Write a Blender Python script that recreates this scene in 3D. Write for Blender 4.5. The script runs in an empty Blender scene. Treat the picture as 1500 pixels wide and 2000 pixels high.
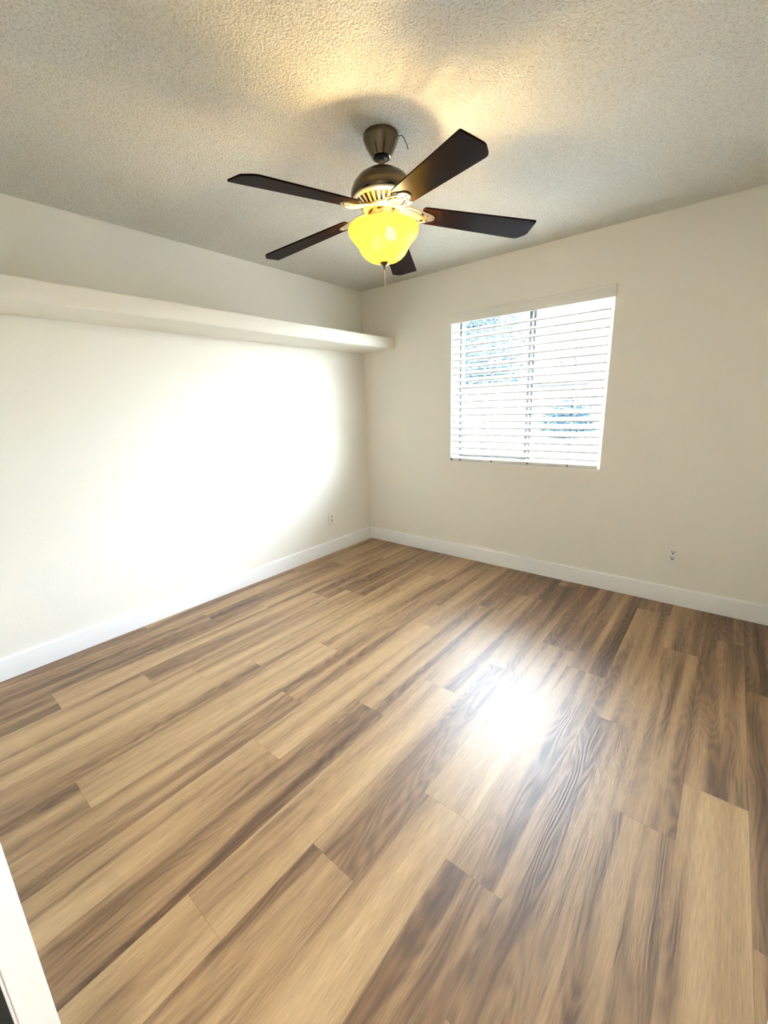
import bpy, bmesh, math, random
from mathutils import Vector, Matrix, noise

random.seed(7)
S = bpy.context.scene
COL = S.collection
PI = math.pi

# ------------------------------------------------------------------ camera
cd = bpy.data.cameras.new('camera')
cam = bpy.data.objects.new('camera', cd)
COL.objects.link(cam)
cd.sensor_fit = 'HORIZONTAL'
cd.sensor_width = 36.0
cd.lens = 815.859 / 1500.0 * 36.0
cd.clip_start = 0.02
cam.location = (2.89576, -3.26331, 1.37488)
cam.rotation_euler = (1.3242141, 0.0322893, 0.6834254)
S.camera = cam

# ------------------------------------------------------------------ view / world / big lights
S.view_settings.view_transform = 'Standard'
S.view_settings.look = 'None'
S.view_settings.gamma = 1.0
S.view_settings.use_curve_mapping = False
S.view_settings.exposure = 1.62
S.cycles.max_bounces = 14
S.cycles.diffuse_bounces = 8
S.cycles.glossy_bounces = 5
S.cycles.transmission_bounces = 8
S.cycles.transparent_max_bounces = 12
S.cycles.sample_clamp_indirect = 12.0
S.cycles.use_denoising = True

SKY_STRENGTH = 60.0
W = bpy.data.worlds.new('sky')
S.world = W
W.use_nodes = True
nt = W.node_tree
nt.nodes.clear()
sky = nt.nodes.new('ShaderNodeTexSky')
sky.sky_type = 'NISHITA'
sky.sun_disc = False
sky.sun_elevation = math.radians(52)
sky.sun_rotation = math.radians(200)
sky.air_density = 1.0
sky.dust_density = 2.5
sky.ozone_density = 1.0
mixw = nt.nodes.new('ShaderNodeMix')
mixw.data_type = 'RGBA'
mixw.inputs[0].default_value = 0.62
mixw.inputs[7].default_value = (1.08, 1.16, 1.25, 1)      # thin bright cloud veil
gain = nt.nodes.new('ShaderNodeMix')
gain.data_type = 'RGBA'
gain.blend_type = 'MULTIPLY'
gain.inputs[0].default_value = 1.0
gain.inputs[7].default_value = (0.22, 0.22, 0.22, 1)
bgn = nt.nodes.new('ShaderNodeBackground')
wo = nt.nodes.new('ShaderNodeOutputWorld')
nt.links.new(sky.outputs[0], gain.inputs[6])
nt.links.new(gain.outputs[2], mixw.inputs[6])
# hazy horizon, bright cloud higher up on the side the window faces
wtc = nt.nodes.new('ShaderNodeTexCoord')
wsp = nt.nodes.new('ShaderNodeSeparateXYZ')
wel = nt.nodes.new('ShaderNodeMapRange')
wel.interpolation_type = 'SMOOTHSTEP'
wel.inputs['From Min'].default_value = 0.16
wel.inputs['From Max'].default_value = 0.50
wel.inputs['To Min'].default_value = 0.06
wel.inputs['To Max'].default_value = 0.62
wsd = nt.nodes.new('ShaderNodeMapRange')
wsd.interpolation_type = 'SMOOTHSTEP'
wsd.inputs['From Min'].default_value = -0.25
wsd.inputs['From Max'].default_value = 0.45
wsd.inputs['To Min'].default_value = 0.10
wsd.inputs['To Max'].default_value = 1.0
wml = nt.nodes.new('ShaderNodeMath')
wml.operation = 'MULTIPLY'
wms = nt.nodes.new('ShaderNodeMath')
wms.operation = 'MULTIPLY'
wms.inputs[1].default_value = SKY_STRENGTH
nt.links.new(wtc.outputs['Generated'], wsp.inputs[0])
nt.links.new(wsp.outputs[2], wel.inputs[0])
nt.links.new(wsp.outputs[1], wsd.inputs[0])
# glow of the veiled sun low on the right of the yard
wgl = nt.nodes.new('ShaderNodeMapRange')
wgl.interpolation_type = 'SMOOTHSTEP'
wgl.inputs['From Min'].default_value = 0.02
wgl.inputs['From Max'].default_value = 0.60
wgl.inputs['To Min'].default_value = 0.0
wgl.inputs['To Max'].default_value = 0.58
wmx = nt.nodes.new('ShaderNodeMath')
wmx.operation = 'MAXIMUM'
nt.links.new(wsp.outputs[0], wgl.inputs[0])
nt.links.new(wel.outputs[0], wmx.inputs[0])
nt.links.new(wgl.outputs[0], wmx.inputs[1])
nt.links.new(wmx.outputs[0], wml.inputs[0])
nt.links.new(wsd.outputs[0], wml.inputs[1])
nt.links.new(wml.outputs[0], wms.inputs[0])
nt.links.new(wms.outputs[0], bgn.inputs[1])
nt.links.new(mixw.outputs[2], bgn.inputs[0])
nt.links.new(bgn.outputs[0], wo.inputs[0])

sd = bpy.data.lights.new('sun', 'SUN')
sd.energy = 3.0
sd.angle = math.radians(0.6)
sd.color = (1.0, 0.96, 0.9)
sun = bpy.data.objects.new('sun', sd)
COL.objects.link(sun)
sun.rotation_euler = (math.radians(42), 0, math.radians(-20))   # high sun behind the house, shining away from the window

pd = bpy.data.lights.new('window_portal', 'AREA')
pd.shape = 'RECTANGLE'
pd.size = 1.25
pd.size_y = 1.25
pd.cycles.is_portal = True
po = bpy.data.objects.new('window_portal', pd)
COL.objects.link(po)
po.location = (1.595, 0.18, 1.49)
po.rotation_euler = (math.radians(-90), 0, 0)

hd = bpy.data.lights.new('hallway_fill', 'AREA')  # unseen fill light added in the hallway to brighten the door jamb
hd.shape = 'DISK'
hd.size = 0.25
hd.energy = 13.0
hd.color = (0.96, 0.98, 1.0)
hl = bpy.data.objects.new('hallway_fill', hd)
COL.objects.link(hl)
hl.location = (3.26, -3.56, 2.40)


# ------------------------------------------------------------------ helpers
def smooth(me, ang=40):
    for f in me.polygons:
        f.use_smooth = True
    me.set_sharp_from_angle(angle=math.radians(ang))


def obj(name, bm, mat, parent=None, sm=None, loc=None):
    me = bpy.data.meshes.new(name)
    bmesh.ops.recalc_face_normals(bm, faces=bm.faces[:])
    bm.to_mesh(me)
    bm.free()
    if mat:
        for m in (mat if isinstance(mat, (list, tuple)) else [mat]):
            me.materials.append(m)
    if sm is not None:
        smooth(me, sm)
    o = bpy.data.objects.new(name, me)
    COL.objects.link(o)
    if parent:
        o.parent = parent
    if loc:
        o.location = loc
    return o


def thing(name, label, cat, loc=(0, 0, 0), group=None):
    o = bpy.data.objects.new(name, None)
    COL.objects.link(o)
    o.location = loc
    o.empty_display_size = 0.1
    o['label'] = label
    o['category'] = cat
    if group:
        o['group'] = group
    return o


def tag(o, label, cat, group=None):
    o['label'] = label
    o['category'] = cat
    if group:
        o['group'] = group
    return o


def struct(o):
    o['kind'] = 'structure'
    return o


def box(bm, x0, x1, y0, y1, z0, z1, M=None):
    vs = [bm.verts.new((x, y, z)) for z in (z0, z1) for y in (y0, y1) for x in (x0, x1)]
    if M:
        for v in vs:
            v.co = M @ v.co
    fs = [(0, 2, 3, 1), (4, 5, 7, 6), (0, 1, 5, 4), (2, 6, 7, 3), (0, 4, 6, 2), (1, 3, 7, 5)]
    return [bm.faces.new([vs[i] for i in f]) for f in fs]


def bbox(x0, x1, y0, y1, z0, z1, bev=0.0, seg=2):
    bm = bmesh.new()
    box(bm, x0, x1, y0, y1, z0, z1)
    if bev:
        bmesh.ops.bevel(bm, geom=bm.edges[:], offset=bev, segments=seg, affect='EDGES', profile=0.5)
    return bm


def lathe(bm, prof, seg=48, closed=False, M=None):
    rings = []
    for r, z in prof:
        if r < 1e-6:
            rings.append([bm.verts.new((0, 0, z))])
        else:
            rings.append([bm.verts.new((r * math.cos(2 * PI * i / seg), r * math.sin(2 * PI * i / seg), z)) for i in range(seg)])
    n = len(rings)
    for k in range(n if closed else n - 1):
        a, b = rings[k], rings[(k + 1) % n]
        for i in range(seg):
            j = (i + 1) % seg
            if len(a) == 1 and len(b) == 1:
                continue
            if len(a) == 1:
                bm.faces.new((a[0], b[j], b[i]))
            elif len(b) == 1:
                bm.faces.new((a[i], a[j], b[0]))
            else:
                bm.faces.new((a[i], a[j], b[j], b[i]))
    if M:
        for ring in rings:
            for v in ring:
                v.co = M @ v.co


def tube(bm, pts, rad, seg=8, caps=True):
    pts = [Vector(p) for p in pts]
    rads = rad if isinstance(rad, (list, tuple)) else [rad] * len(pts)
    up = None
    rings = []
    for i, p in enumerate(pts):
        t = (pts[min(i + 1, len(pts) - 1)] - pts[max(i - 1, 0)]).normalized()
        if up is None:
            up = t.orthogonal().normalized()
        up = (up - t * up.dot(t)).normalized()
        s = t.cross(up)
        rings.append([bm.verts.new(p + (up * math.cos(2 * PI * k / seg) + s * math.sin(2 * PI * k / seg)) * rads[i]) for k in range(seg)])
    for a, b in zip(rings, rings[1:]):
        for k in range(seg):
            bm.faces.new((a[k], a[(k + 1) % seg], b[(k + 1) % seg], b[k]))
    if caps:
        bm.faces.new(rings[0][::-1])
        bm.faces.new(rings[-1])


def bez(p0, p1, p2, p3, n=10):
    out = []
    for i in range(n + 1):
        t = i / n
        out.append(tuple((1 - t) ** 3 * a + 3 * (1 - t) ** 2 * t * b + 3 * (1 - t) * t * t * c + t ** 3 * d for a, b, c, d in zip(p0, p1, p2, p3)))
    return out


def prism(bm, outline, z0, z1, M=None):
    a = [bm.verts.new((x, y, z0)) for x, y in outline]
    b = [bm.verts.new((x, y, z1)) for x, y in outline]
    if M:
        for v in a + b:
            v.co = M @ v.co
    n = len(outline)
    bm.faces.new(a[::-1])
    bm.faces.new(b)
    for i in range(n):
        bm.faces.new((a[i], a[(i + 1) % n], b[(i + 1) % n], b[i]))


# ------------------------------------------------------------------ materials
def mat(name, col, rough=0.5, metal=0.0, spec=0.5, bump=None, **kw):
    m = bpy.data.materials.new(name)
    m.use_nodes = True
    t = m.node_tree
    b = t.nodes['Principled BSDF']
    b.inputs['Base Color'].default_value = (*col, 1)
    b.inputs['Roughness'].default_value = rough
    b.inputs['Metallic'].default_value = metal
    b.inputs['Specular IOR Level'].default_value = spec
    for k, v in kw.items():
        b.inputs[k.replace('_', ' ')].default_value = v
    if bump:
        scale, strength, dist = bump
        tc = t.nodes.new('ShaderNodeTexCoord')
        n = t.nodes.new('ShaderNodeTexNoise')
        n.inputs['Scale'].default_value = scale
        n.inputs['Detail'].default_value = 3
        bp = t.nodes.new('ShaderNodeBump')
        bp.inputs['Strength'].default_value = strength
        bp.inputs['Distance'].default_value = dist
        t.links.new(tc.outputs['Object'], n.inputs['Vector'])
        t.links.new(n.outputs['Fac'], bp.inputs['Height'])
        t.links.new(bp.outputs[0], b.inputs['Normal'])
    return m


M_wall = mat('wall_paint', (0.83, 0.802, 0.725), 0.6, spec=0.3, bump=(70, 0.25, 0.002))
M_trim = mat('trim_white', (0.84, 0.83, 0.82), 0.35)
M_plaster = mat('shelf_paint', (0.82, 0.79, 0.70), 0.6, spec=0.3, bump=(70, 0.2, 0.002))
M_vinyl = mat('white_vinyl_frame', (0.80, 0.81, 0.82), 0.4)
M_alu = mat('aluminium_sash', (0.04, 0.044, 0.05), 0.55)
M_slat = mat('slat_white', (0.86, 0.86, 0.85), 0.4)
M_valance = mat('valance_white', (0.80, 0.77, 0.71), 0.45)
M_cord = mat('cord', (0.24, 0.24, 0.235), 0.8)
M_plate = mat('plate_almond', (0.82, 0.79, 0.72), 0.35)
M_slot = mat('slot_dark', (0.02, 0.018, 0.015), 0.6)
M_nickel = mat('brushed_nickel', (0.13, 0.10, 0.066), 0.24, 1.0, bump=(25, 0.05, 0.001))
M_nickel_l = mat('satin_nickel', (0.72, 0.62, 0.46), 0.34, 1.0)
M_black = mat('black_wire', (0.015, 0.013, 0.012), 0.6)
M_hingedark = mat('dark_seal', (0.012, 0.013, 0.009), 0.9)
M_chain = mat('chain', (0.75, 0.70, 0.6), 0.3, 1.0)
M_hall = mat('hall_floor', (0.35, 0.30, 0.24), 0.7)


def ceiling_mat():
    m = mat('popcorn_ceiling', (0.80, 0.775, 0.70), 0.9, spec=0.1)
    t = m.node_tree
    b = t.nodes['Principled BSDF']
    tc = t.nodes.new('ShaderNodeTexCoord')
    n1 = t.nodes.new('ShaderNodeTexNoise')
    n1.inputs['Scale'].default_value = 120
    n1.inputs['Detail'].default_value = 4
    n1.inputs['Roughness'].default_value = 0.6
    rp = t.nodes.new('ShaderNodeValToRGB')
    rp.color_ramp.elements[0].position = 0.36
    rp.color_ramp.elements[1].position = 0.62
    n2 = t.nodes.new('ShaderNodeTexVoronoi')
    n2.inputs['Scale'].default_value = 150
    ad = t.nodes.new('ShaderNodeMath')
    ad.operation = 'SUBTRACT'
    bp = t.nodes.new('ShaderNodeBump')
    bp.inputs['Strength'].default_value = 0.9
    bp.inputs['Distance'].default_value = 0.005
    t.links.new(tc.outputs['Object'], n1.inputs['Vector'])
    t.links.new(tc.outputs['Object'], n2.inputs['Vector'])
    t.links.new(n1.outputs['Fac'], rp.inputs[0])
    t.links.new(rp.outputs[0], ad.inputs[0])
    t.links.new(n2.outputs['Distance'], ad.inputs[1])
    t.links.new(ad.outputs[0], bp.inputs['Height'])
    t.links.new(bp.outputs[0], b.inputs['Normal'])
    # pits coloured darker than the bumps, from the same noise
    cr = t.nodes.new('ShaderNodeValToRGB')
    cr.color_ramp.elements[0].position = 0.30
    cr.color_ramp.elements[0].color = (0.66, 0.63, 0.54, 1)
    cr.color_ramp.elements[1].position = 0.52
    cr.color_ramp.elements[1].color = (0.85, 0.83, 0.75, 1)
    t.links.new(n1.outputs['Fac'], cr.inputs[0])
    t.links.new(cr.outputs[0], b.inputs['Base Color'])
    return m


M_ceil = ceiling_mat()


def floor_mat():
    m = bpy.data.materials.new('vinyl_planks')
    m.use_nodes = True
    t = m.node_tree
    N = t.nodes.new
    L = t.links.new
    b = t.nodes['Principled BSDF']
    tc = N('ShaderNodeTexCoord')
    at = N('ShaderNodeAttribute')
    at.attribute_name = 'plank'
    sep = N('ShaderNodeSeparateColor')
    L(at.outputs['Color'], sep.inputs[0])
    # per-plank offset of the grain
    off = N('ShaderNodeCombineXYZ')
    mx = N('ShaderNodeMath'); mx.operation = 'MULTIPLY'; mx.inputs[1].default_value = 37.0
    my = N('ShaderNodeMath'); my.operation = 'MULTIPLY'; my.inputs[1].default_value = 53.0
    L(sep.outputs[1], mx.inputs[0])
    L(sep.outputs[1], my.inputs[0])
    L(mx.outputs[0], off.inputs[0])
    L(my.outputs[0], off.inputs[1])
    add = N('ShaderNodeVectorMath'); add.operation = 'ADD'
    L(tc.outputs['Object'], add.inputs[0])
    L(off.outputs[0], add.inputs[1])

    def nz(sx, sy, det, dist=0.0, rough=0.55):
        mp = N('ShaderNodeMapping')
        mp.inputs['Scale'].default_value = (sx, sy, 1)
        n = N('ShaderNodeTexNoise')
        n.inputs['Scale'].default_value = 1
        n.inputs['Detail'].default_value = det
        n.inputs['Roughness'].default_value = rough
        n.inputs['Distortion'].default_value = dist
        L(add.outputs[0], mp.inputs[0])
        L(mp.outputs[0], n.inputs['Vector'])
        return n
    broad = nz(10, 0.5, 2.0, 0.5)
    smoky = nz(19, 0.9, 3.5, 0.7, 0.55)
    fine = nz(260, 14, 2)
    # tone: 0 dark, 1 light
    tone = N('ShaderNodeMath'); tone.operation = 'MULTIPLY_ADD'
    tone.inputs[1].default_value = 0.62
    L(broad.outputs['Fac'], tone.inputs[0])
    t2 = N('ShaderNodeMath'); t2.operation = 'MULTIPLY'; t2.inputs[1].default_value = 0.38
    L(smoky.outputs['Fac'], t2.inputs[0])
    L(t2.outputs[0], tone.inputs[2])
    t3 = N('ShaderNodeMath'); t3.operation = 'ADD'
    L(tone.outputs[0], t3.inputs[0])
    pk = N('ShaderNodeMapRange')
    pk.inputs['To Min'].default_value = -0.09
    pk.inputs['To Max'].default_value = 0.08
    L(sep.outputs[0], pk.inputs[0])
    L(pk.outputs[0], t3.inputs[1])
    ramp = N('ShaderNodeValToRGB')
    e = ramp.color_ramp.elements
    e[0].position = 0.30; e[0].color = (0.080, 0.036, 0.012, 1)
    e[1].position = 0.66; e[1].color = (0.435, 0.280, 0.132, 1)
    x = e.new(0.42); x.color = (0.185, 0.098, 0.040, 1)
    x = e.new(0.51); x.color = (0.32, 0.190, 0.084, 1)
    L(t3.outputs[0], ramp.inputs[0])
    # fine grain
    fr = N('ShaderNodeMapRange')
    fr.inputs['From Min'].default_value = 0.3
    fr.inputs['From Max'].default_value = 0.7
    fr.inputs['To Min'].default_value = 0.80
    fr.inputs['To Max'].default_value = 1.12
    L(fine.outputs['Fac'], fr.inputs[0])
    # cathedral rings on some strips
    mpw = N('ShaderNodeMapping')
    mpw.inputs['Scale'].default_value = (9, 1.1, 1)
    L(add.outputs[0], mpw.inputs[0])
    nw = N('ShaderNodeTexNoise')
    nw.inputs['Scale'].default_value = 1.0
    nw.inputs['Detail'].default_value = 1.5
    L(mpw.outputs[0], nw.inputs['Vector'])
    sn = N('ShaderNodeMath'); sn.operation = 'MULTIPLY'; sn.inputs[1].default_value = 130
    L(nw.outputs['Fac'], sn.inputs[0])
    si = N('ShaderNodeMath'); si.operation = 'SINE'
    L(sn.outputs[0], si.inputs[0])
    msk = N('ShaderNodeMapRange')
    msk.inputs['From Min'].default_value = 0.54
    msk.inputs['From Max'].default_value = 0.40
    L(t3.outputs[0], msk.inputs[0])
    rg = N('ShaderNodeMath'); rg.operation = 'MULTIPLY'
    L(si.outputs[0], rg.inputs[0])
    L(msk.outputs[0], rg.inputs[1])
    rg2 = N('ShaderNodeMath'); rg2.operation = 'MULTIPLY_ADD'
    rg2.inputs[1].default_value = 0.20
    L(rg.outputs[0], rg2.inputs[0])
    L(fr.outputs[0], rg2.inputs[2])
    mul = N('ShaderNodeMix'); mul.data_type = 'RGBA'; mul.blend_type = 'MULTIPLY'; mul.inputs[0].default_value = 1
    L(ramp.outputs[0], mul.inputs[6])
    L(rg2.outputs[0], mul.inputs[7])
    # seam: dark hairline stored in the attribute's blue channel
    seam = N('ShaderNodeMix'); seam.data_type = 'RGBA'; seam.blend_type = 'MULTIPLY'
    L(sep.outputs[2], seam.inputs[0])
    L(mul.outputs[2], seam.inputs[6])
    seam.inputs[7].default_value = (0.72, 0.66, 0.60, 1)
    L(seam.outputs[2], b.inputs['Base Color'])
    rr = N('ShaderNodeMath'); rr.operation = 'MULTIPLY_ADD'
    rr.inputs[1].default_value = -0.18
    rr.inputs[2].default_value = 0.68
    L(rg2.outputs[0], rr.inputs[0])
    L(rr.outputs[0], b.inputs['Roughness'])
    b.inputs['Specular IOR Level'].default_value = 0.42
    b.inputs['Coat Weight'].default_value = 0.52
    b.inputs['Coat Roughness'].default_value = 0.42
    bp = N('ShaderNodeBump')
    bp.inputs['Strength'].default_value = 0.5
    bp.inputs['Distance'].default_value = 0.0015
    L(rg2.outputs[0], bp.inputs['Height'])
    L(bp.outputs[0], b.inputs['Normal'])
    L(bp.outputs[0], b.inputs['Coat Normal'])
    return m


M_floor = floor_mat()


def glass_mat():
    m = bpy.data.materials.new('window_glass')
    m.use_nodes = True
    t = m.node_tree
    t.nodes.clear()
    o = t.nodes.new('ShaderNodeOutputMaterial')
    tr = t.nodes.new('ShaderNodeBsdfTransparent')
    tr.inputs[0].default_value = (0.95, 0.975, 0.97, 1)
    gl = t.nodes.new('ShaderNodeBsdfGlossy')
    gl.inputs['Roughness'].default_value = 0.02
    mx = t.nodes.new('ShaderNodeMixShader')
    mx.inputs[0].default_value = 0.05
    t.links.new(tr.outputs[0], mx.inputs[1])
    t.links.new(gl.outputs[0], mx.inputs[2])
    t.links.new(mx.outputs[0], o.inputs[0])
    return m


M_glass = glass_mat()


def shade_mat():
    m = bpy.data.materials.new('alabaster_glass')
    m.use_nodes = True
    t = m.node_tree
    t.nodes.clear()
    o = t.nodes.new('ShaderNodeOutputMaterial')
    tc = t.nodes.new('ShaderNodeTexCoord')
    n = t.nodes.new('ShaderNodeTexNoise')
    n.inputs['Scale'].default_value = 14
    n.inputs['Distortion'].default_value = 1.2
    cr = t.nodes.new('ShaderNodeValToRGB')
    cr.color_ramp.elements[0].color = (0.92, 0.72, 0.14, 1)
    cr.color_ramp.elements[1].color = (0.96, 0.79, 0.20, 1)
    tl = t.nodes.new('ShaderNodeBsdfTranslucent')
    df = t.nodes.new('ShaderNodeBsdfDiffuse')
    gl = t.nodes.new('ShaderNodeBsdfGlossy')
    gl.inputs['Roughness'].default_value = 0.15
    m1 = t.nodes.new('ShaderNodeMixShader')
    m1.inputs[0].default_value = 0.45
    m2 = t.nodes.new('ShaderNodeMixShader')
    m2.inputs[0].default_value = 0.04
    t.links.new(tc.outputs['Object'], n.inputs['Vector'])
    t.links.new(n.outputs['Fac'], cr.inputs[0])
    t.links.new(cr.outputs[0], tl.inputs[0])
    t.links.new(cr.outputs[0], df.inputs[0])
    rf = t.nodes.new('ShaderNodeBsdfRefraction')
    rf.inputs['Roughness'].default_value = 0.55
    rf.inputs['IOR'].default_value = 1.05
    m0 = t.nodes.new('ShaderNodeMixShader')
    m0.inputs[0].default_value = 0.22
    rf.inputs[0].default_value = (1.0, 0.97, 0.88, 1)
    t.links.new(tl.outputs[0], m0.inputs[1])
    t.links.new(rf.outputs[0], m0.inputs[2])
    t.links.new(m0.outputs[0], m1.inputs[1])
    t.links.new(df.outputs[0], m1.inputs[2])
    t.links.new(m1.outputs[0], m2.inputs[1])
    t.links.new(gl.outputs[0], m2.inputs[2])
    t.links.new(m2.outputs[0], o.inputs[0])
    return m


M_shade = shade_mat()


def blade_mat():
    m = mat('espresso_blade', (0.03, 0.014, 0.009), 0.5, spec=0.025)
    t = m.node_tree
    b = t.nodes['Principled BSDF']
    tc = t.nodes.new('ShaderNodeTexCoord')
    mp = t.nodes.new('ShaderNodeMapping')
    mp.inputs['Scale'].default_value = (3, 60, 1)
    n = t.nodes.new('ShaderNodeTexNoise')
    n.inputs['Scale'].default_value = 1
    n.inputs['Detail'].default_value = 4
    cr = t.nodes.new('ShaderNodeValToRGB')
    cr.color_ramp.elements[0].color = (0.006, 0.002, 0.001, 1)
    cr.color_ramp.elements[1].color = (0.017, 0.006, 0.003, 1)
    t.links.new(tc.outputs['Object'], mp.inputs[0])
    t.links.new(mp.outputs[0], n.inputs['Vector'])
    t.links.new(n.outputs['Fac'], cr.inputs[0])
    t.links.new(cr.outputs[0], b.inputs['Base Color'])
    return m


M_blade = blade_mat()


def emit(name, col, s):
    m = bpy.data.materials.new(name)
    m.use_nodes = True
    b = m.node_tree.nodes['Principled BSDF']
    b.inputs['Base Color'].default_value = (0.9, 0.88, 0.8, 1)
    b.inputs['Emission Color'].default_value = (*col, 1)
    b.inputs['Emission Strength'].default_value = s
    return m


M_bulb = emit('lit_bulb', (1.0, 0.74, 0.36), 300.0)
M_bulb2 = emit('dim_bulb', (1.0, 0.70, 0.32), 10.0)

# ------------------------------------------------------------------ room shell
H = 2.44
XR = 3.45            # right wall
YF = -3.276          # front wall, room side
FT = 0.115           # its thickness
WX0, WX1, WZ0, WZ1 = 0.987, 2.203, 0.888, 2.10      # window opening
WD = 0.16            # wall depth at window
DX0, DX1, DH = 2.336, 3.107, 2.03                  # doorway

# floor: planks with the joints where the photograph has them
PW, PL = 0.183, 1.247
joint = {0: -2.35, 1: -2.02, 2: -2.935, 3: -2.572, 4: -2.385, 5: -2.139, 6: -1.78, 7: -2.20, 8: -2.475, 9: -2.025,
         10: -2.943, 11: -2.617, 12: -2.24, 13: -2.392, 14: -1.45, 15: -1.895, 16: -1.63, 17: -2.1, 18: -1.2}
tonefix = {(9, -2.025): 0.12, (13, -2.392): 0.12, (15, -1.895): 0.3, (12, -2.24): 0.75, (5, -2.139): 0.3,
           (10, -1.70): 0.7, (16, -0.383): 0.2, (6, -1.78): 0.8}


def build_floor():
    bm = bmesh.new()
    lay = bm.loops.layers.float_color.new('plank')
    g = 0.0009

    def quad(x0, x1, y0, y1, c):
        if x1 - x0 < 1e-5 or y1 - y0 < 1e-5:
            return
        f = bm.faces.new([bm.verts.new(p) for p in ((x0, y0, 0), (x1, y0, 0), (x1, y1, 0), (x0, y1, 0))])
        for l in f.loops:
            l[lay] = c
    ymin = YF - FT
    for i in range(int(XR / PW) + 1):
        x0, x1 = i * PW, min((i + 1) * PW, XR)
        j = joint.get(i, -1.0)
        js = sorted(j + k * PL for k in range(-4, 5))
        for a, c in zip(js, js[1:]):
            y0, y1 = max(a, ymin), min(c, 0.0)
            if y1 <= y0:
                continue
            tone = random.random()
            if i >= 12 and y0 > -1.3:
                tone *= 0.3          # dimmer light by the window wall, put into the board tone
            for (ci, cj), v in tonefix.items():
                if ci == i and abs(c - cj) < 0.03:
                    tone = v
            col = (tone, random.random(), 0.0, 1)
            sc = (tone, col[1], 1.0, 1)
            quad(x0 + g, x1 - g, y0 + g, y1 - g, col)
            quad(x0, x0 + g, y0, y1, sc)
            quad(x1 - g, x1, y0, y1, sc)
            quad(x0 + g, x1 - g, y0, y0 + g, sc)
            quad(x0 + g, x1 - g, y1 - g, y1, sc)
    me = bpy.data.meshes.new('floor')
    bm.to_mesh(me)
    bm.free()
    me.materials.append(M_floor)
    o = bpy.data.objects.new('floor', me)
    COL.objects.link(o)
    return struct(o)


build_floor()
struct(obj('ceiling', bbox(-0.15, XR + 0.15, YF - 2.0, 0.16, H, H + 0.12), M_ceil))
struct(obj('wall_left', bbox(-0.15, 0, YF - FT, 0.16, -0.02, H), M_wall))
struct(obj('wall_right', bbox(XR, XR + 0.15, YF - FT, 0.16, -0.02, H), M_wall))


def wall_with_hole(name, x0, x1, y0, y1, hx0, hx1, hz0, hz1):
    bm = bmesh.new()
    box(bm, x0, hx0, y0, y1, -0.02, H)
    box(bm, hx1, x1, y0, y1, -0.02, H)
    box(bm, hx0, hx1, y0, y1, hz1, H)
    if hz0 > 0:
        box(bm, hx0, hx1, y0, y1, -0.02, hz0)
    bmesh.ops.remove_doubles(bm, verts=bm.verts[:], dist=1e-5)
    # drop the inner faces where the four boxes meet
    seen = {}
    for f in bm.faces:
        c = f.calc_center_median()
        seen.setdefault((round(c.x, 4), round(c.y, 4), round(c.z, 4)), []).append(f)
    kill = [f for fs in seen.values() if len(fs) > 1 for f in fs]
    bmesh.ops.delete(bm, geom=kill, context='FACES')
    return struct(obj(name, bm, M_wall))


wall_with_hole('wall_back', 0, XR, 0, WD, WX0, WX1, WZ0, WZ1)
wall_with_hole('wall_front', 0, XR, YF - FT, YF, DX0 - 0.02, DX1 + 0.02, 0, DH + 0.02)

# hallway behind the doorway
HY = YF - FT
struct(obj('floor_hall', bbox(0.9, XR + 0.15, HY - 1.2, HY, -0.05, -0.003), M_hall))
struct(obj('wall_hall', bbox(0.9, XR + 0.15, HY - 1.3, HY - 1.2, -0.02, H), M_wall))
struct(obj('wall_hall_left', bbox(0.8, 0.9, HY - 1.3, HY, -0.02, H), M_wall))
struct(obj('wall_hall_right', bbox(XR + 0.0, XR + 0.15, HY - 1.3, HY, -0.02, H), M_wall))


# baseboards: square board with an eased top edge
def baseboard(name, p0, p1, nrm, h=0.125, t=0.015):
    p0, p1, nrm = Vector(p0), Vector(p1), Vector(nrm)
    prof = [(0, 0), (t, 0), (t, h - 0.010), (t - 0.001, h - 0.007), (0.001, h), (0.0, h)]
    bm = bmesh.new()
    a = [bm.verts.new(p0 + nrm * u + Vector((0, 0, v))) for u, v in prof]
    b = [bm.verts.new(p1 + nrm * u + Vector((0, 0, v))) for u, v in prof]
    n = len(prof)
    for i in range(n):
        bm.faces.new((a[i], a[(i + 1) % n], b[(i + 1) % n], b[i]))
    bm.faces.new(a)
    bm.faces.new(b[::-1])
    return struct(obj(name, bm, M_trim, sm=50))


baseboard('baseboard_left', (0, YF, 0), (0, 0, 0), (1, 0, 0))
baseboard('baseboard_back', (0.013, 0, 0), (XR, 0, 0), (0, -1, 0))
baseboard('baseboard_right', (XR, -0.013, 0), (XR, YF, 0), (-1, 0, 0))
baseboard('baseboard_front', (0.013, YF, 0), (DX0 - 0.07, YF, 0), (0, 1, 0))

# doorway: jamb with a door stop, casing on the room side, dark seal behind the rabbet
bm = bmesh.new()
box(bm, DX0 - 0.02, DX0 - 0.004, HY, YF, 0, DH + 0.02)
box(bm, DX0 - 0.004, DX0, YF - 0.0125, YF, 0, DH)
box(bm, DX0 - 0.004, DX0, YF - 0.0205, YF - 0.0180, 0, DH)
box(bm, DX1, DX1 + 0.02, HY, YF, 0, DH + 0.02)
box(bm, DX0 - 0.004, DX1, HY, YF, DH, DH + 0.02)
jamb = obj('door_1', bm, M_trim)
struct(jamb)
obj('weather_seal', bbox(DX0 - 0.004, DX0 + 0.001, YF - 0.075, YF - 0.0205, 0, DH), M_hingedark, jamb)['label'] = 'dark brush seal along the door jamb'
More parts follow.
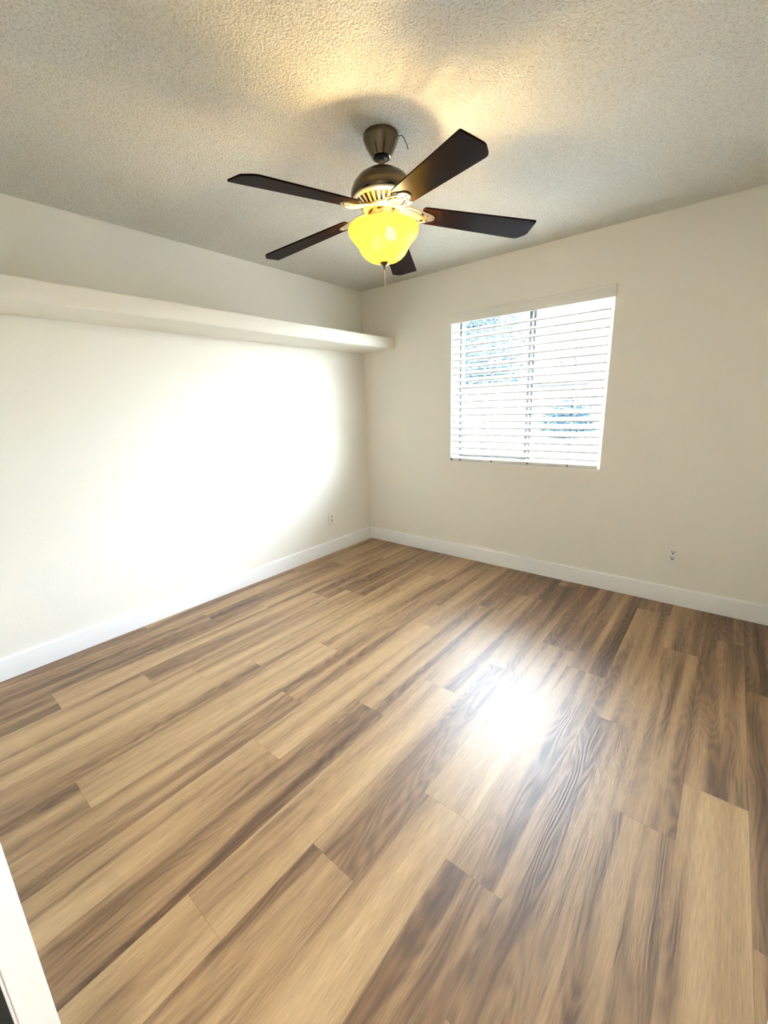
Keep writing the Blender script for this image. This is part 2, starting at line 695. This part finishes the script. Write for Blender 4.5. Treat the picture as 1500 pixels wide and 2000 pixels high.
# casing boards around the doorway, flush with the jamb
bm = bmesh.new()
for x0, x1 in ((DX0 - 0.062, DX0), (DX1 + 0.004, DX1 + 0.064)):
    box(bm, x0, x1, YF, YF + 0.013, 0, DH + 0.06)
box(bm, DX0, DX1 + 0.004, YF, YF + 0.013, DH + 0.004, DH + 0.06)
struct(obj('trim_1', bm, M_trim))

# the open door leaf, hinged at the right jamb and swung into the room
leaf = thing('open_door', 'white door leaf swung open into the room beside the doorway, only its edge in view', 'door', (3.072, -3.268, 0.012))
bm = bmesh.new()
box(bm, 0, 0.035, 0, 0.758, 0, 2.01)
bmesh.ops.bevel(bm, geom=bm.edges[:], offset=0.002, segments=1, affect='EDGES')
obj('door_panel', bm, M_trim, leaf)
bm = bmesh.new()
Mk = Matrix.Translation((0.0, 0.695, 0.94)) @ Matrix.Rotation(-PI / 2, 4, 'Y')
lathe(bm, [(0, -0.002), (0.03, -0.002), (0.03, 0.006), (0.012, 0.01), (0.011, 0.03), (0.024, 0.042), (0.027, 0.054), (0.02, 0.064), (0, 0.067)], 24, M=Mk)
obj('door_knob', bm, M_nickel_l, leaf, sm=40)

# ------------------------------------------------------------------ window 1: horizontal slider set deep in the opening
GY = 0.095
win = bbox(WX0, WX1, 0.07, 0.155, WZ0, WZ1)
win.free()
bm = bmesh.new()
fw = 0.035
box(bm, WX0, WX0 + fw, 0.075, 0.155, WZ0, WZ1)
box(bm, WX1 - fw, WX1, 0.075, 0.155, WZ0, WZ1)
box(bm, WX0 + fw, WX1 - fw, 0.075, 0.155, WZ1 - fw, WZ1)
box(bm, WX0 + fw, WX1 - fw, 0.075, 0.155, WZ0, WZ0 + fw)
bmesh.ops.bevel(bm, geom=bm.edges[:], offset=0.002, segments=1, affect='EDGES')
window = struct(obj('window_1', bm, M_vinyl))


def sash(x0, x1, y0, y1, m, w=0.032):
    z0, z1 = WZ0 + fw, WZ1 - fw
    bm = bmesh.new()
    box(bm, x0, x0 + w, y0, y1, z0, z1)
    box(bm, x1 - w, x1, y0, y1, z0, z1)
    box(bm, x0 + w, x1 - w, y0, y1, z1 - w, z1)
    box(bm, x0 + w, x1 - w, y0, y1, z0, z0 + w)
    s = obj('window_sash', bm, m, window)
    bm = bmesh.new()
    box(bm, x0 + w, x1 - w, (y0 + y1) / 2 - 0.002, (y0 + y1) / 2 + 0.002, z0 + w, z1 - w)
    obj('window_pane', bm, M_glass, s)
    return s


sa = sash(WX0 + fw, 1.634, 0.083, 0.108, M_alu, 0.022)
sb = sash(1.604, WX1 - fw, 0.115, 0.140, M_vinyl)
obj('interlock_strip', bbox(1.640, 1.654, 0.108, 0.115, WZ0 + fw, WZ1 - fw), M_alu, sb)['label'] = 'grey interlock strip'
bm = bmesh.new()
box(bm, 1.06, 1.072, 0.066, 0.083, 1.08, 1.12)
box(bm, 1.055, 1.062, 0.060, 0.066, 1.065, 1.115)
bmesh.ops.bevel(bm, geom=bm.edges[:], offset=0.002, segments=1, affect='EDGES')
obj('window_latch', bm, mat('latch_grey', (0.12, 0.12, 0.12), 0.5), sa)
# painted sill return
struct(obj('trim_2', bbox(WX0, WX1, -0.004, 0.075, WZ0 - 0.006, WZ0 + 0.006, 0.002), M_trim))

# ------------------------------------------------------------------ blind
blind = thing('window_blind', 'white horizontal slat blind with open slats hung inside the window opening', 'blind', (1.595, 0.03, WZ1))
BL = Vector((1.595, 0.03, WZ1))
bx0, bx1 = WX0 + 0.006 - BL.x, WX1 - 0.014 - BL.x
# valance with returned ends and a moulded face
bm = bmesh.new()
vy0, vy1 = -0.050, -0.036       # in front of the wall plane
zt, zb = -0.004, -0.083
x0v, x1v = WX0 - 0.001 - BL.x, WX1 + 0.003 - BL.x
prof = [(vy1, zt), (vy0 + 0.003, zt), (vy0, zt - 0.004), (vy0, zt - 0.014), (vy0 + 0.004, zt - 0.020), (vy0 + 0.002, zt - 0.05),
        (vy0 + 0.001, zb + 0.012), (vy0 + 0.003, zb), (vy1, zb)]
a = [bm.verts.new((x0v, y, z)) for y, z in prof]
b = [bm.verts.new((x1v, y, z)) for y, z in prof]
for i in range(len(prof)):
    j = (i + 1) % len(prof)
    bm.faces.new((a[i], b[i], b[j], a[j]))
bm.faces.new(a[::-1])
bm.faces.new(b)
box(bm, x1v - 0.004, x1v, vy1, -0.0305, zb, zt)
box(bm, x0v, x0v + 0.004, vy1, -0.0305, zb, zt)
obj('valance', bm, M_valance, blind, sm=35)
bm = bmesh.new()
box(bm, bx0, bx1, -0.022, 0.030, -0.055, -0.004)
obj('head_rail', bm, M_slat, blind)
# slats: front edge low, back edge high; curved cross-section
bm = bmesh.new()
SW, TILT, PITCH = 0.0635, math.radians(20), 0.0555
z0s = 1.958 - BL.z + 0.0085
slat_z = [z0s - k * PITCH for k in range(19)]
for z in slat_z:
    top, bot = [], []
    for i in range(7):
        u = -0.5 + i / 6
        yy = u * SW
        zz = -0.008 * u * u
        lst = ((top, 0.0015), (bot, -0.0015))
        for l_, dz in lst:
            l_.append((yy * math.cos(TILT) - (zz + dz) * math.sin(TILT), yy * math.sin(TILT) + (zz + dz) * math.cos(TILT)))
    # rounded front lip hanging below the slat
    fy, fz = top[0]
    lip = [(fy - 0.0012, fz - 0.0015), (fy - 0.0018, fz - 0.0045), (fy - 0.0016, fz - 0.0085), (fy - 0.0004, fz - 0.0100), (fy + 0.0012, fz - 0.0090)]
    ring = top[::-1] + lip + bot
    a = [bm.verts.new((bx0, y, z + q)) for y, q in ring]
    b = [bm.verts.new((bx1, y, z + q)) for y, q in ring]
    n = len(ring)
    for i in range(n):
        bm.faces.new((a[i], b[i], b[(i + 1) % n], a[(i + 1) % n]))
    bm.faces.new(a)
    bm.faces.new(b[::-1])
obj('slats', bm, M_slat, blind, sm=40)
zr = WZ0 + 0.008 - BL.z
bm = bmesh.new()
box(bm, bx0, bx1, -0.034, 0.024, zr, zr + 0.021)
bmesh.ops.bevel(bm, geom=bm.edges[:], offset=0.004, segments=2, affect='EDGES')
obj('bottom_rail', bm, M_valance, blind, sm=40)
cordx = [v - BL.x for v in (1.083, 1.375, 1.68, 1.985)]
for x in cordx:
    bm = bmesh.new()
    tube(bm, [(x, -0.0325, -0.055), (x, -0.0325, zr + 0.01)], 0.0021, 6)
    tube(bm, [(x, 0.0320, -0.05), (x, 0.0320, zr + 0.01)], 0.0010, 6)
    for z in slat_z:
        tube(bm, [(x + 0.001, -0.0325, z - 0.013), (x + 0.001, 0.032, z + 0.0085)], 0.0006, 5)
    lc = obj('ladder_cord', bm, M_cord, blind)
    bm = bmesh.new()
    Mk = Matrix.Translation((x, -0.034, zr + 0.008)) @ Matrix.Rotation(PI / 2, 4, 'X')
    lathe(bm, [(0, 0.006), (0.006, 0.005), (0.009, 0.0), (0.009, -0.001), (0, -0.001)], 16, M=Mk)
    obj('cord_button', bm, M_cord, lc, sm=40)
bm = bmesh.new()
tube(bm, [(1.105 - BL.x, -0.0345, -0.06), (1.103 - BL.x, -0.036, -0.55)], 0.004, 8)
obj('tilt_wand', bm, M_slat, blind, sm=40)
bm = bmesh.new()
box(bm, bx0 - 0.004, bx0 + 0.012, -0.036, 0.02, zr - 0.002, zr + 0.02)
obj('hold_down_bracket', bm, M_cord, blind)

# ------------------------------------------------------------------ the long wall ledge
bm = bmesh.new()
prof = [(0.0, 1.885)]
x1s, zlo, zhi, rr = 0.38, 1.885, 1.985, 0.012
for k in range(5):
    a_ = -PI / 2 + k / 4 * PI / 2
    prof.append((x1s - rr + rr * math.cos(a_), zlo + rr + rr * math.sin(a_)))
for k in range(5):
    a_ = k / 4 * PI / 2
    prof.append((x1s - rr + rr * math.cos(a_), zhi - rr + rr * math.sin(a_)))
prof.append((0.0, zhi))
a = [bm.verts.new((x, YF, z)) for x, z in prof]
b = [bm.verts.new((x, 0.0, z)) for x, z in prof]
n = len(prof)
for i in range(n):
    bm.faces.new((a[i], a[(i + 1) % n], b[(i + 1) % n], b[i]))
bm.faces.new(a)
bm.faces.new(b[::-1])
tag(obj('wall_shelf', bm, M_plaster, sm=40), 'long white plastered ledge running along the left wall below the ceiling', 'shelf')


# ------------------------------------------------------------------ electrical outlets
def outlet(label, loc, rotz):
    t = thing('wall_outlet', label, 'outlet', loc, 'white duplex wall outlets')
    t.rotation_euler = (0, 0, rotz)
    bm = bbox(-0.039, 0.039, -0.006, 0.0, -0.062, 0.062, 0.003, 2)
    obj('cover_plate', bm, M_plate, t, sm=40)
    for s in (1, -1):
        bm = bmesh.new()
        out = []
        for i in range(28):
            an = 2 * PI * i / 28
            out.append((max(-0.0165, min(0.0165, 0.0185 * math.cos(an))), 0.0145 * math.sin(an)))
        Mr = Matrix.Translation((0, 0, s * 0.0205)) @ Matrix.Rotation(PI / 2, 4, 'X')
        prism(bm, out, 0.005, 0.0085, Mr)
        r = obj('receptacle', bm, M_plate, t)
        bm = bmesh.new()
        z = s * 0.0205
        box(bm, -0.0095, -0.0055, -0.0092, -0.006, z - 0.001, z + 0.0095)
        box(bm, 0.0055, 0.0095, -0.0092, -0.006, z - 0.0005, z + 0.0085)
        Mg = Matrix.Translation((0, 0, z - 0.0075)) @ Matrix.Rotation(PI / 2, 4, 'X')
        prism(bm, [(0.0048 * math.cos(2 * PI * i / 14), 0.0048 * math.sin(2 * PI * i / 14)) for i in range(14)], 0.006, 0.0092, Mg)
        obj('socket_hole', bm, M_slot, r)['label'] = 'dark plug slots'
    bm = bmesh.new()
    Mg = Matrix.Rotation(PI / 2, 4, 'X')
    lathe(bm, [(0, 0.0078), (0.003, 0.0072), (0.0035, 0.0055)], 12, M=Mg)
    obj('cover_screw', bm, M_nickel_l, t, sm=40)
    return t


outlet('white duplex outlet on the window wall, low above the baseboard', (2.701, 0.0, 0.347), 0)
outlet('white duplex outlet on the left wall beneath the ledge near the corner', (0.0, -0.568, 0.344), PI / 2)

# ------------------------------------------------------------------ ceiling fan
FX, FY = 1.645, -1.694
fan = thing('ceiling_fan', 'dark five-blade ceiling fan with bronze motor and lit amber glass bowl light', 'ceiling fan', (FX, FY, H))


def Z(z):
    return z - H


bm = bmesh.new()
lathe(bm, [(0.0, Z(2.44)), (0.068, Z(2.44)), (0.072, Z(2.435)), (0.072, Z(2.424)), (0.069, Z(2.416)), (0.062, Z(2.40)), (0.052, Z(2.382)), (0.042, Z(2.366)),
           (0.039, Z(2.360)), (0.034, Z(2.358)), (0.030, Z(2.363)), (0.024, Z(2.375)), (0.0, Z(2.378))], 56)
can = obj('canopy', bm, M_nickel, fan, sm=30)
bm = bmesh.new()
lathe(bm, [(0.0, Z(2.373)), (0.018, Z(2.372)), (0.026, Z(2.366)), (0.024, Z(2.356)), (0.014, Z(2.350)), (0, Z(2.350))], 32)
obj('hanger_ball', bm, M_black, can, sm=40)
bm = bmesh.new()
va = Vector((math.cos(math.radians(32)), math.sin(math.radians(32)), 0))
p = [va * 0.071 + Vector((0, 0, Z(2.428))), va * 0.084 + Vector((0, 0, Z(2.430))), va * 0.092 + Vector((0, 0, Z(2.422))),
     va * 0.104 + Vector((0, 0, Z(2.398))), va * 0.110 + Vector((0, 0, Z(2.380)))]
tube(bm, p, 0.0016, 6)
obj('loose_wire', bm, M_black, can, sm=40)['label'] = 'loose black wire end beside the canopy'
bm = bmesh.new()
lathe(bm, [(0, Z(2.37)), (0.0125, Z(2.37)), (0.0125, Z(2.315)), (0, Z(2.315))], 24)
obj('downrod', bm, M_nickel, fan, sm=40)
bm = bmesh.new()
lathe(bm, [(0.0, Z(2.322)), (0.020, Z(2.322)), (0.022, Z(2.316)), (0.045, Z(2.313)), (0.075, Z(2.303)), (0.100, Z(2.287)), (0.118, Z(2.267)), (0.128, Z(2.246)),
           (0.131, Z(2.230)), (0.130, Z(2.220)), (0.126, Z(2.214)), (0.118, Z(2.214)), (0.116, Z(2.222)), (0, Z(2.222))], 64)
motor = obj('motor_housing', bm, M_nickel, fan, sm=30)
# vented skirt below the motor: dark core, bright fins between two rims
bm = bmesh.new()
lathe(bm, [(0.112, Z(2.2135)), (0.064, Z(2.172)), (0.0, Z(2.172))], 48)
obj('vent_core', bm, M_black, motor, sm=40)
bm = bmesh.new()
lathe(bm, [(0.117, Z(2.214)), (0.125, Z(2.213)), (0.124, Z(2.207)), (0.113, Z(2.201)), (0.110, Z(2.206))], 64, closed=True)
lathe(bm, [(0.080, Z(2.181)), (0.086, Z(2.178)), (0.084, Z(2.172)), (0.072, Z(2.164)), (0.062, Z(2.164)), (0.062, Z(2.172))], 64, closed=True)
nf = 30
for k in range(nf):
    an = 2 * PI * k / nf
    Mr = Matrix.Rotation(an, 4, 'Z')
    w1, w0 = 0.0062, 0.0042
    vs = []
    for (r, z, w) in ((0.116, 2.2065, w1), (0.082, 2.1765, w0), (0.080, 2.181, w0), (0.113, 2.2115, w1)):
        vs.append([bm.verts.new(Mr @ Vector((r, s * w, Z(z)))) for s in (-1, 1)])
    for i in range(4):
        j = (i + 1) % 4
        bm.faces.new((vs[i][0], vs[i][1], vs[j][1], vs[j][0]))
    bm.faces.new([v[0] for v in vs])
    bm.faces.new([v[1] for v in vs][::-1])
obj('vent_ring', bm, M_nickel_l, motor, sm=30)
# switch housing and light fitter
bm = bmesh.new()
lathe(bm, [(0.0, Z(2.168)), (0.052, Z(2.168)), (0.054, Z(2.160)), (0.052, Z(2.142)), (0.050, Z(2.139)), (0, Z(2.139))], 48)
obj('switch_housing', bm, M_nickel_l, fan, sm=30)
bm = bmesh.new()
lathe(bm, [(0.0, Z(2.139)), (0.056, Z(2.139)), (0.060, Z(2.134)), (0.060, Z(2.118)), (0.056, Z(2.113)), (0.0, Z(2.113))], 48)
for k in range(3):
    an = 2 * PI * k / 3 + 0.3
    Mr = Matrix.Rotation(an, 4, 'Z') @ Matrix.Translation((0.060, 0, Z(2.126))) @ Matrix.Rotation(PI / 2, 4, 'Y')
    lathe(bm, [(0.0035, -0.004), (0.0035, 0.004), (0.0055, 0.005), (0.0055, 0.009), (0, 0.010)], 12, M=Mr)
fit = obj('light_fitter', bm, M_nickel_l, fan, sm=30)
bm = bmesh.new()
lathe(bm, [(0, Z(2.115)), (0.005, Z(2.115)), (0.005, Z(1.972)), (0, Z(1.972))], 16)
obj('centre_rod', bm, M_nickel_l, fit, sm=40)
# glass bowl, thin double wall, open at the top
outer = [(0.146, 2.107), (0.149, 2.103), (0.149, 2.096), (0.146, 2.086), (0.139, 2.073), (0.128, 2.060), (0.117, 2.049), (0.110, 2.040), (0.105, 2.030),
         (0.100, 2.020), (0.092, 2.008), (0.080, 1.996), (0.063, 1.986), (0.044, 1.980), (0.022, 1.977), (0.006, 1.9765)]
inner = [(max(r - 0.0035, 0.006), z + (0.0 if r > 0.12 else 0.0035)) for r, z in outer[::-1]]
bm = bmesh.new()
lathe(bm, [(r, Z(z)) for r, z in outer + inner], 64, closed=True)
obj('glass_bowl', bm, M_shade, fan, sm=50)['label'] = 'amber alabaster glass bowl'
bm = bmesh.new()
lathe(bm, [(0, Z(1.981)), (0.020, Z(1.9785)), (0.020, Z(1.9745)), (0.013, Z(1.968)), (0.007, Z(1.962)), (0.005, Z(1.955)), (0.0035, Z(1.950)), (0, Z(1.949))], 32)
fin = obj('finial', bm, M_nickel, fan, sm=40)
bm = bmesh.new()
tube(bm, [(0.0, 0.0, Z(1.951)), (0.0008, 0, Z(1.91)), (0.0, 0.0, Z(1.876))], 0.0011, 6)
for k in range(14):
    bmesh.ops.create_icosphere(bm, subdivisions=1, radius=0.0019, matrix=Matrix.Translation((0, 0, Z(1.948 - k * 0.0052))))
obj('pull_chain', bm, M_chain, fan, sm=60)
# two bulbs on angled sockets, the one facing the window wall's right is lit
LA = math.radians(-22)
for an, lit in ((LA, True), (LA + PI, False)):
    c = Vector((0.062 * math.cos(an), 0.062 * math.sin(an), Z(2.062)))
    top = Vector((0.030 * math.cos(an), 0.030 * math.sin(an), Z(2.113)))
    axis = (c - top).normalized()
    Mb = Matrix.Translation(top) @ axis.to_track_quat('Z', 'Y').to_matrix().to_4x4()
    bm = bmesh.new()
    lathe(bm, [(0, -0.002), (0.011, -0.002), (0.012, 0.024), (0, 0.024)], 20, M=Mb)
    obj('bulb_socket', bm, M_plate, fit, sm=40)
    bm = bmesh.new()
    lathe(bm, [(0, 0.024), (0.010, 0.024), (0.012, 0.032), (0.019, 0.045), (0.0215, 0.058), (0.018, 0.071), (0.010, 0.079), (0, 0.081)], 24, M=Mb)
    obj('light_bulb', bm, M_bulb if lit else M_bulb2, fan, sm=50)['label'] = 'bright glowing bulb' if lit else 'dimmer glowing bulb'

# blades and their irons
PH, DROOP, BPITCH = math.radians(46.3), math.radians(6.0), math.radians(10.0)
R0, R1 = 0.165, 0.650
ZB = 2.158           # height of the blade plane at R0


def rounded(pts, r, n=5):
    out = []
    m = len(pts)
    for i in range(m):
        p0, p1, p2 = Vector(pts[i - 1]), Vector(pts[i]), Vector(pts[(i + 1) % m])
        d0, d1 = (p0 - p1).normalized(), (p2 - p1).normalized()
        rr_ = min(r, (p0 - p1).length * 0.45, (p2 - p1).length * 0.45)
        a_, b_ = p1 + d0 * rr_, p1 + d1 * rr_
        for k in range(n + 1):
            t = k / n
            q = a_ * (1 - t) ** 2 + p1 * 2 * t * (1 - t) + b_ * t * t
            out.append((q.x, q.y))
    return out


blade_pts = rounded([(0.0, -0.050), (R1 - R0 - 0.004, -0.068), (R1 - R0, -0.064), (R1 - R0, 0.026), (R1 - R0 - 0.035, 0.066), (0.0, 0.050)], 0.012)
blade0 = iron0 = None
for k in range(5):
    an = PH + 2 * PI / 5 * k
    Mroot = Matrix.Rotation(an, 4, 'Z')
    Mbl = Mroot @ Matrix.Translation((R0, 0, Z(ZB))) @ Matrix.Rotation(DROOP, 4, 'Y') @ Matrix.Rotation(-BPITCH, 4, 'X')
    if k == 0:
        bm = bmesh.new()
        prism(bm, blade_pts, -0.003, 0.003)
        bmesh.ops.bevel(bm, geom=[e for e in bm.edges if abs(e.verts[0].co.z - e.verts[1].co.z) < 1e-6], offset=0.0012, segments=1, affect='EDGES')
        blade0 = bl = obj('blade', bm, M_blade, fan, sm=40)
        # iron in the blade's own frame: scrolled loop from the hub, leaf plate under the blade root
        bm = bmesh.new()
        hub = (-0.098, 0.0, 0.012)
        for s in (1, -1):
            tube(bm, bez((hub[0], s * 0.010, hub[2] - 0.008), (-0.07, s * 0.050, 0.004), (-0.02, s * 0.046, -0.014), (0.022, s * 0.024, -0.0085), 12), [0.0045] * 9 + [0.004] * 4, 8)
            tube(bm, bez((hub[0], s * 0.006, hub[2] - 0.004), (-0.06, s * 0.022, 0.000), (-0.02, s * 0.022, -0.010), (0.008, s * 0.004, -0.009), 10), 0.0038, 8)
        tube(bm, [(hub[0], 0, hub[2]), (-0.05, 0, 0.0), (0.0, 0, -0.009), (0.02, 0, -0.009)], [0.008, 0.0065, 0.006, 0.005], 8)
        out = []
        for i in range(36):
            a_ = 2 * PI * i / 36
            out.append((0.026 + 0.030 * math.cos(a_) * (1.0 if math.cos(a_) > 0 else 0.75), (0.027 + 0.003 * math.cos(3 * a_)) * math.sin(a_)))
        prism(bm, out, -0.0085, -0.0035)
        box(bm, hub[0] - 0.018, hub[0] + 0.014, -0.018, 0.018, hub[2] - 0.014, hub[2] + 0.0)
        iron0 = ir = obj('blade_iron', bm, M_nickel_l, fan, sm=40)
        scs = []
        for x, y in ((0.044, 0.0), (0.022, 0.016), (0.022, -0.016)):
            bm = bmesh.new()
            lathe(bm, [(0.0, -0.0115), (0.003, -0.011), (0.0045, -0.0088), (0.0045, -0.006)], 12, M=Matrix.Translation((x, y, 0)))
            scs.append(obj('iron_screw', bm, M_nickel, ir, sm=40))
    else:
        bl = blade0.copy()
        ir = iron0.copy()
        COL.objects.link(bl)
        COL.objects.link(ir)
        bl.parent = fan
        ir.parent = fan
        for q_ in scs:
            sc = q_.copy()
            COL.objects.link(sc)
            sc.parent = ir
    bl.matrix_local = Mbl
    ir.matrix_local = Mbl

# ------------------------------------------------------------------ outside the window
GZ = -0.12
M_ground = mat('pale_gravel', (0.62, 0.58, 0.52), 0.9, bump=(30, 0.5, 0.01))
M_block = mat('pale_block_wall', (0.66, 0.63, 0.58), 0.85, bump=(12, 0.3, 0.004))
M_strip = mat('coping_dark', (0.035, 0.034, 0.034), 0.8)  # dark colour of the strip on the coping face
M_stucco = mat('pale_stucco', (0.70, 0.67, 0.61), 0.85)
M_roof = mat('roof_tile', (0.55, 0.53, 0.50), 0.8)
M_bark = mat('bark', (0.16, 0.12, 0.09), 0.9)
M_post = mat('galvanised_post', (0.045, 0.048, 0.052), 0.5)
M_leaf = mat('teal_leaf', (0.012, 0.050, 0.068), 0.5)
M_leaf2 = mat('blue_green_leaf', (0.022, 0.075, 0.12), 0.55)

struct(obj('ground_yard', bbox(-14, 14, WD + 0.02, 26, GZ - 0.1, GZ), M_ground))
fence = thing('garden_wall', 'pale block garden wall across the yard beyond the window', 'wall', (-1.0, 5.0, GZ))
bm = bmesh.new()
box(bm, -9, 9, 0, 0.15, -0.02, 1.76)
obj('wall_panel', bm, M_block, fence)
bm = bmesh.new()
box(bm, -9, 9, -0.02, 0.17, 1.76, 1.80)
obj('wall_coping', bm, M_block, fence)
bm = bmesh.new()
box(bm, 0.81, 1.85, -0.030, -0.020, 1.70, 1.80)
obj('coping_strip', bm, M_strip, fence)['label'] = 'dark strip along the coping'
bm = bmesh.new()
tube(bm, [(-0.15, -0.035, -0.02), (-0.15, -0.035, 1.66)], 0.030, 12)
obj('drain_pipe', bm, M_post, fence, sm=40)['label'] = 'grey pipe standing against the wall'


def leaves(bm, centre, rad, n, size, seed):
    rnd = random.Random(seed)
    for _ in range(n):
        while True:
            v = Vector((rnd.uniform(-1, 1), rnd.uniform(-1, 1), rnd.uniform(-1, 1)))
            if 0.25 < v.length < 1.0:
                break
        v *= 0.75 + 0.35 * noise.noise(v * 2.3 + Vector((seed, 0, 0)))
        c = Vector(centre) + Vector((v.x * rad[0], v.y * rad[1], v.z * rad[2]))
        s = size * rnd.uniform(0.6, 1.3)
        q = Matrix.Rotation(rnd.uniform(0, 2 * PI), 3, 'Z') @ Matrix.Rotation(rnd.uniform(-1.1, 1.1), 3, 'X') @ Matrix.Rotation(rnd.uniform(-0.9, 0.9), 3, 'Y')
        pts = [(-1, 0, 0), (0, -0.42, 0.12), (1, 0, -0.05), (0, 0.42, 0.12)]
        bm.faces.new([bm.verts.new(c + q @ (Vector(p_) * s)) for p_ in pts])


def tree(name, label, base, trunk_h, crown, rad, n, size, m, seed):
    t = thing(name, label, 'tree', base)
    bm = bmesh.new()
    tube(bm, [(0, 0, -0.02), (0.05, 0.02, trunk_h * 0.5), (0.0, 0.0, trunk_h), (crown[0] * 0.6, crown[1] * 0.6, crown[2])], [0.14, 0.11, 0.09, 0.03], 10)
    rnd = random.Random(seed)
    for k in range(7):
        a_ = k * 0.9
        st = Vector((0, 0, trunk_h * (0.75 + 0.04 * k)))
        en = Vector(crown) + Vector((rad[0] * 0.7 * math.cos(a_), rad[1] * 0.7 * math.sin(a_), rad[2] * rnd.uniform(-0.3, 0.6)))
        tube(bm, [st, st.lerp(en, 0.5) + Vector((0, 0, 0.1)), en], [0.05, 0.03, 0.012], 6)
    obj('trunk', bm, M_bark, t, sm=50)
    bm = bmesh.new()
    leaves(bm, crown, rad, n, size, seed)
    obj('foliage', bm, m, t)
    return t


tree('leafy_tree', 'large blue-green leafy tree rising behind the garden wall, seen in the left pane', (-2.6, 7.2, GZ), 1.4, (0.30, 0, 2.75), (1.42, 1.2, 1.95), 7000, 0.075, M_leaf, 3)
tree('distant_tree', 'small distant tree showing above the neighbouring roof, seen in the right pane', (-4.5, 22.0, GZ), 2.4, (0, 0, 3.55), (0.9, 0.8, 0.7), 500, 0.10, M_leaf, 9)

sh = thing('clipped_hedge', 'blue-green clipped hedge on stems in front of the garden wall, seen in the right pane', 'hedge', (0.70, 4.40, GZ))
bm = bmesh.new()
leaves(bm, (0, 0, 1.12), (0.62, 0.32, 0.46), 2600, 0.05, 5)
obj('hedge_leaves', bm, M_leaf2, sh)
bm = bmesh.new()
for k in range(5):
    x = -0.4 + 0.2 * k
    tube(bm, [(x, 0, -0.02), (x + 0.03, 0.02, 0.5), (x, 0.0, 1.1)], [0.02, 0.016, 0.008], 6)
obj('stem', bm, M_bark, sh)

house = thing('neighbour_house', 'pale single-storey house with a low pitched roof behind the garden wall', 'house', (1.2, 13.0, GZ))
bm = bmesh.new()
box(bm, -3.6, 4.5, 0, 6, -0.02, 2.35)
obj('house_wall', bm, M_stucco, house)
bm = bmesh.new()
prism(bm, [(-0.45, 2.30), (-0.45, 2.42), (3.0, 2.85), (6.45, 2.42), (6.45, 2.30)], -4.0, 4.9,
      Matrix(((0, 0, 1, 0), (1, 0, 0, 0), (0, 1, 0, 0), (0, 0, 0, 1))))
obj('roof', bm, M_roof, house)
bm = bmesh.new()
box(bm, -1.6, -0.5, -0.03, 0.02, 1.0, 1.95)
obj('house_window', bm, mat('dark_glass', (0.10, 0.12, 0.14), 0.1), house)
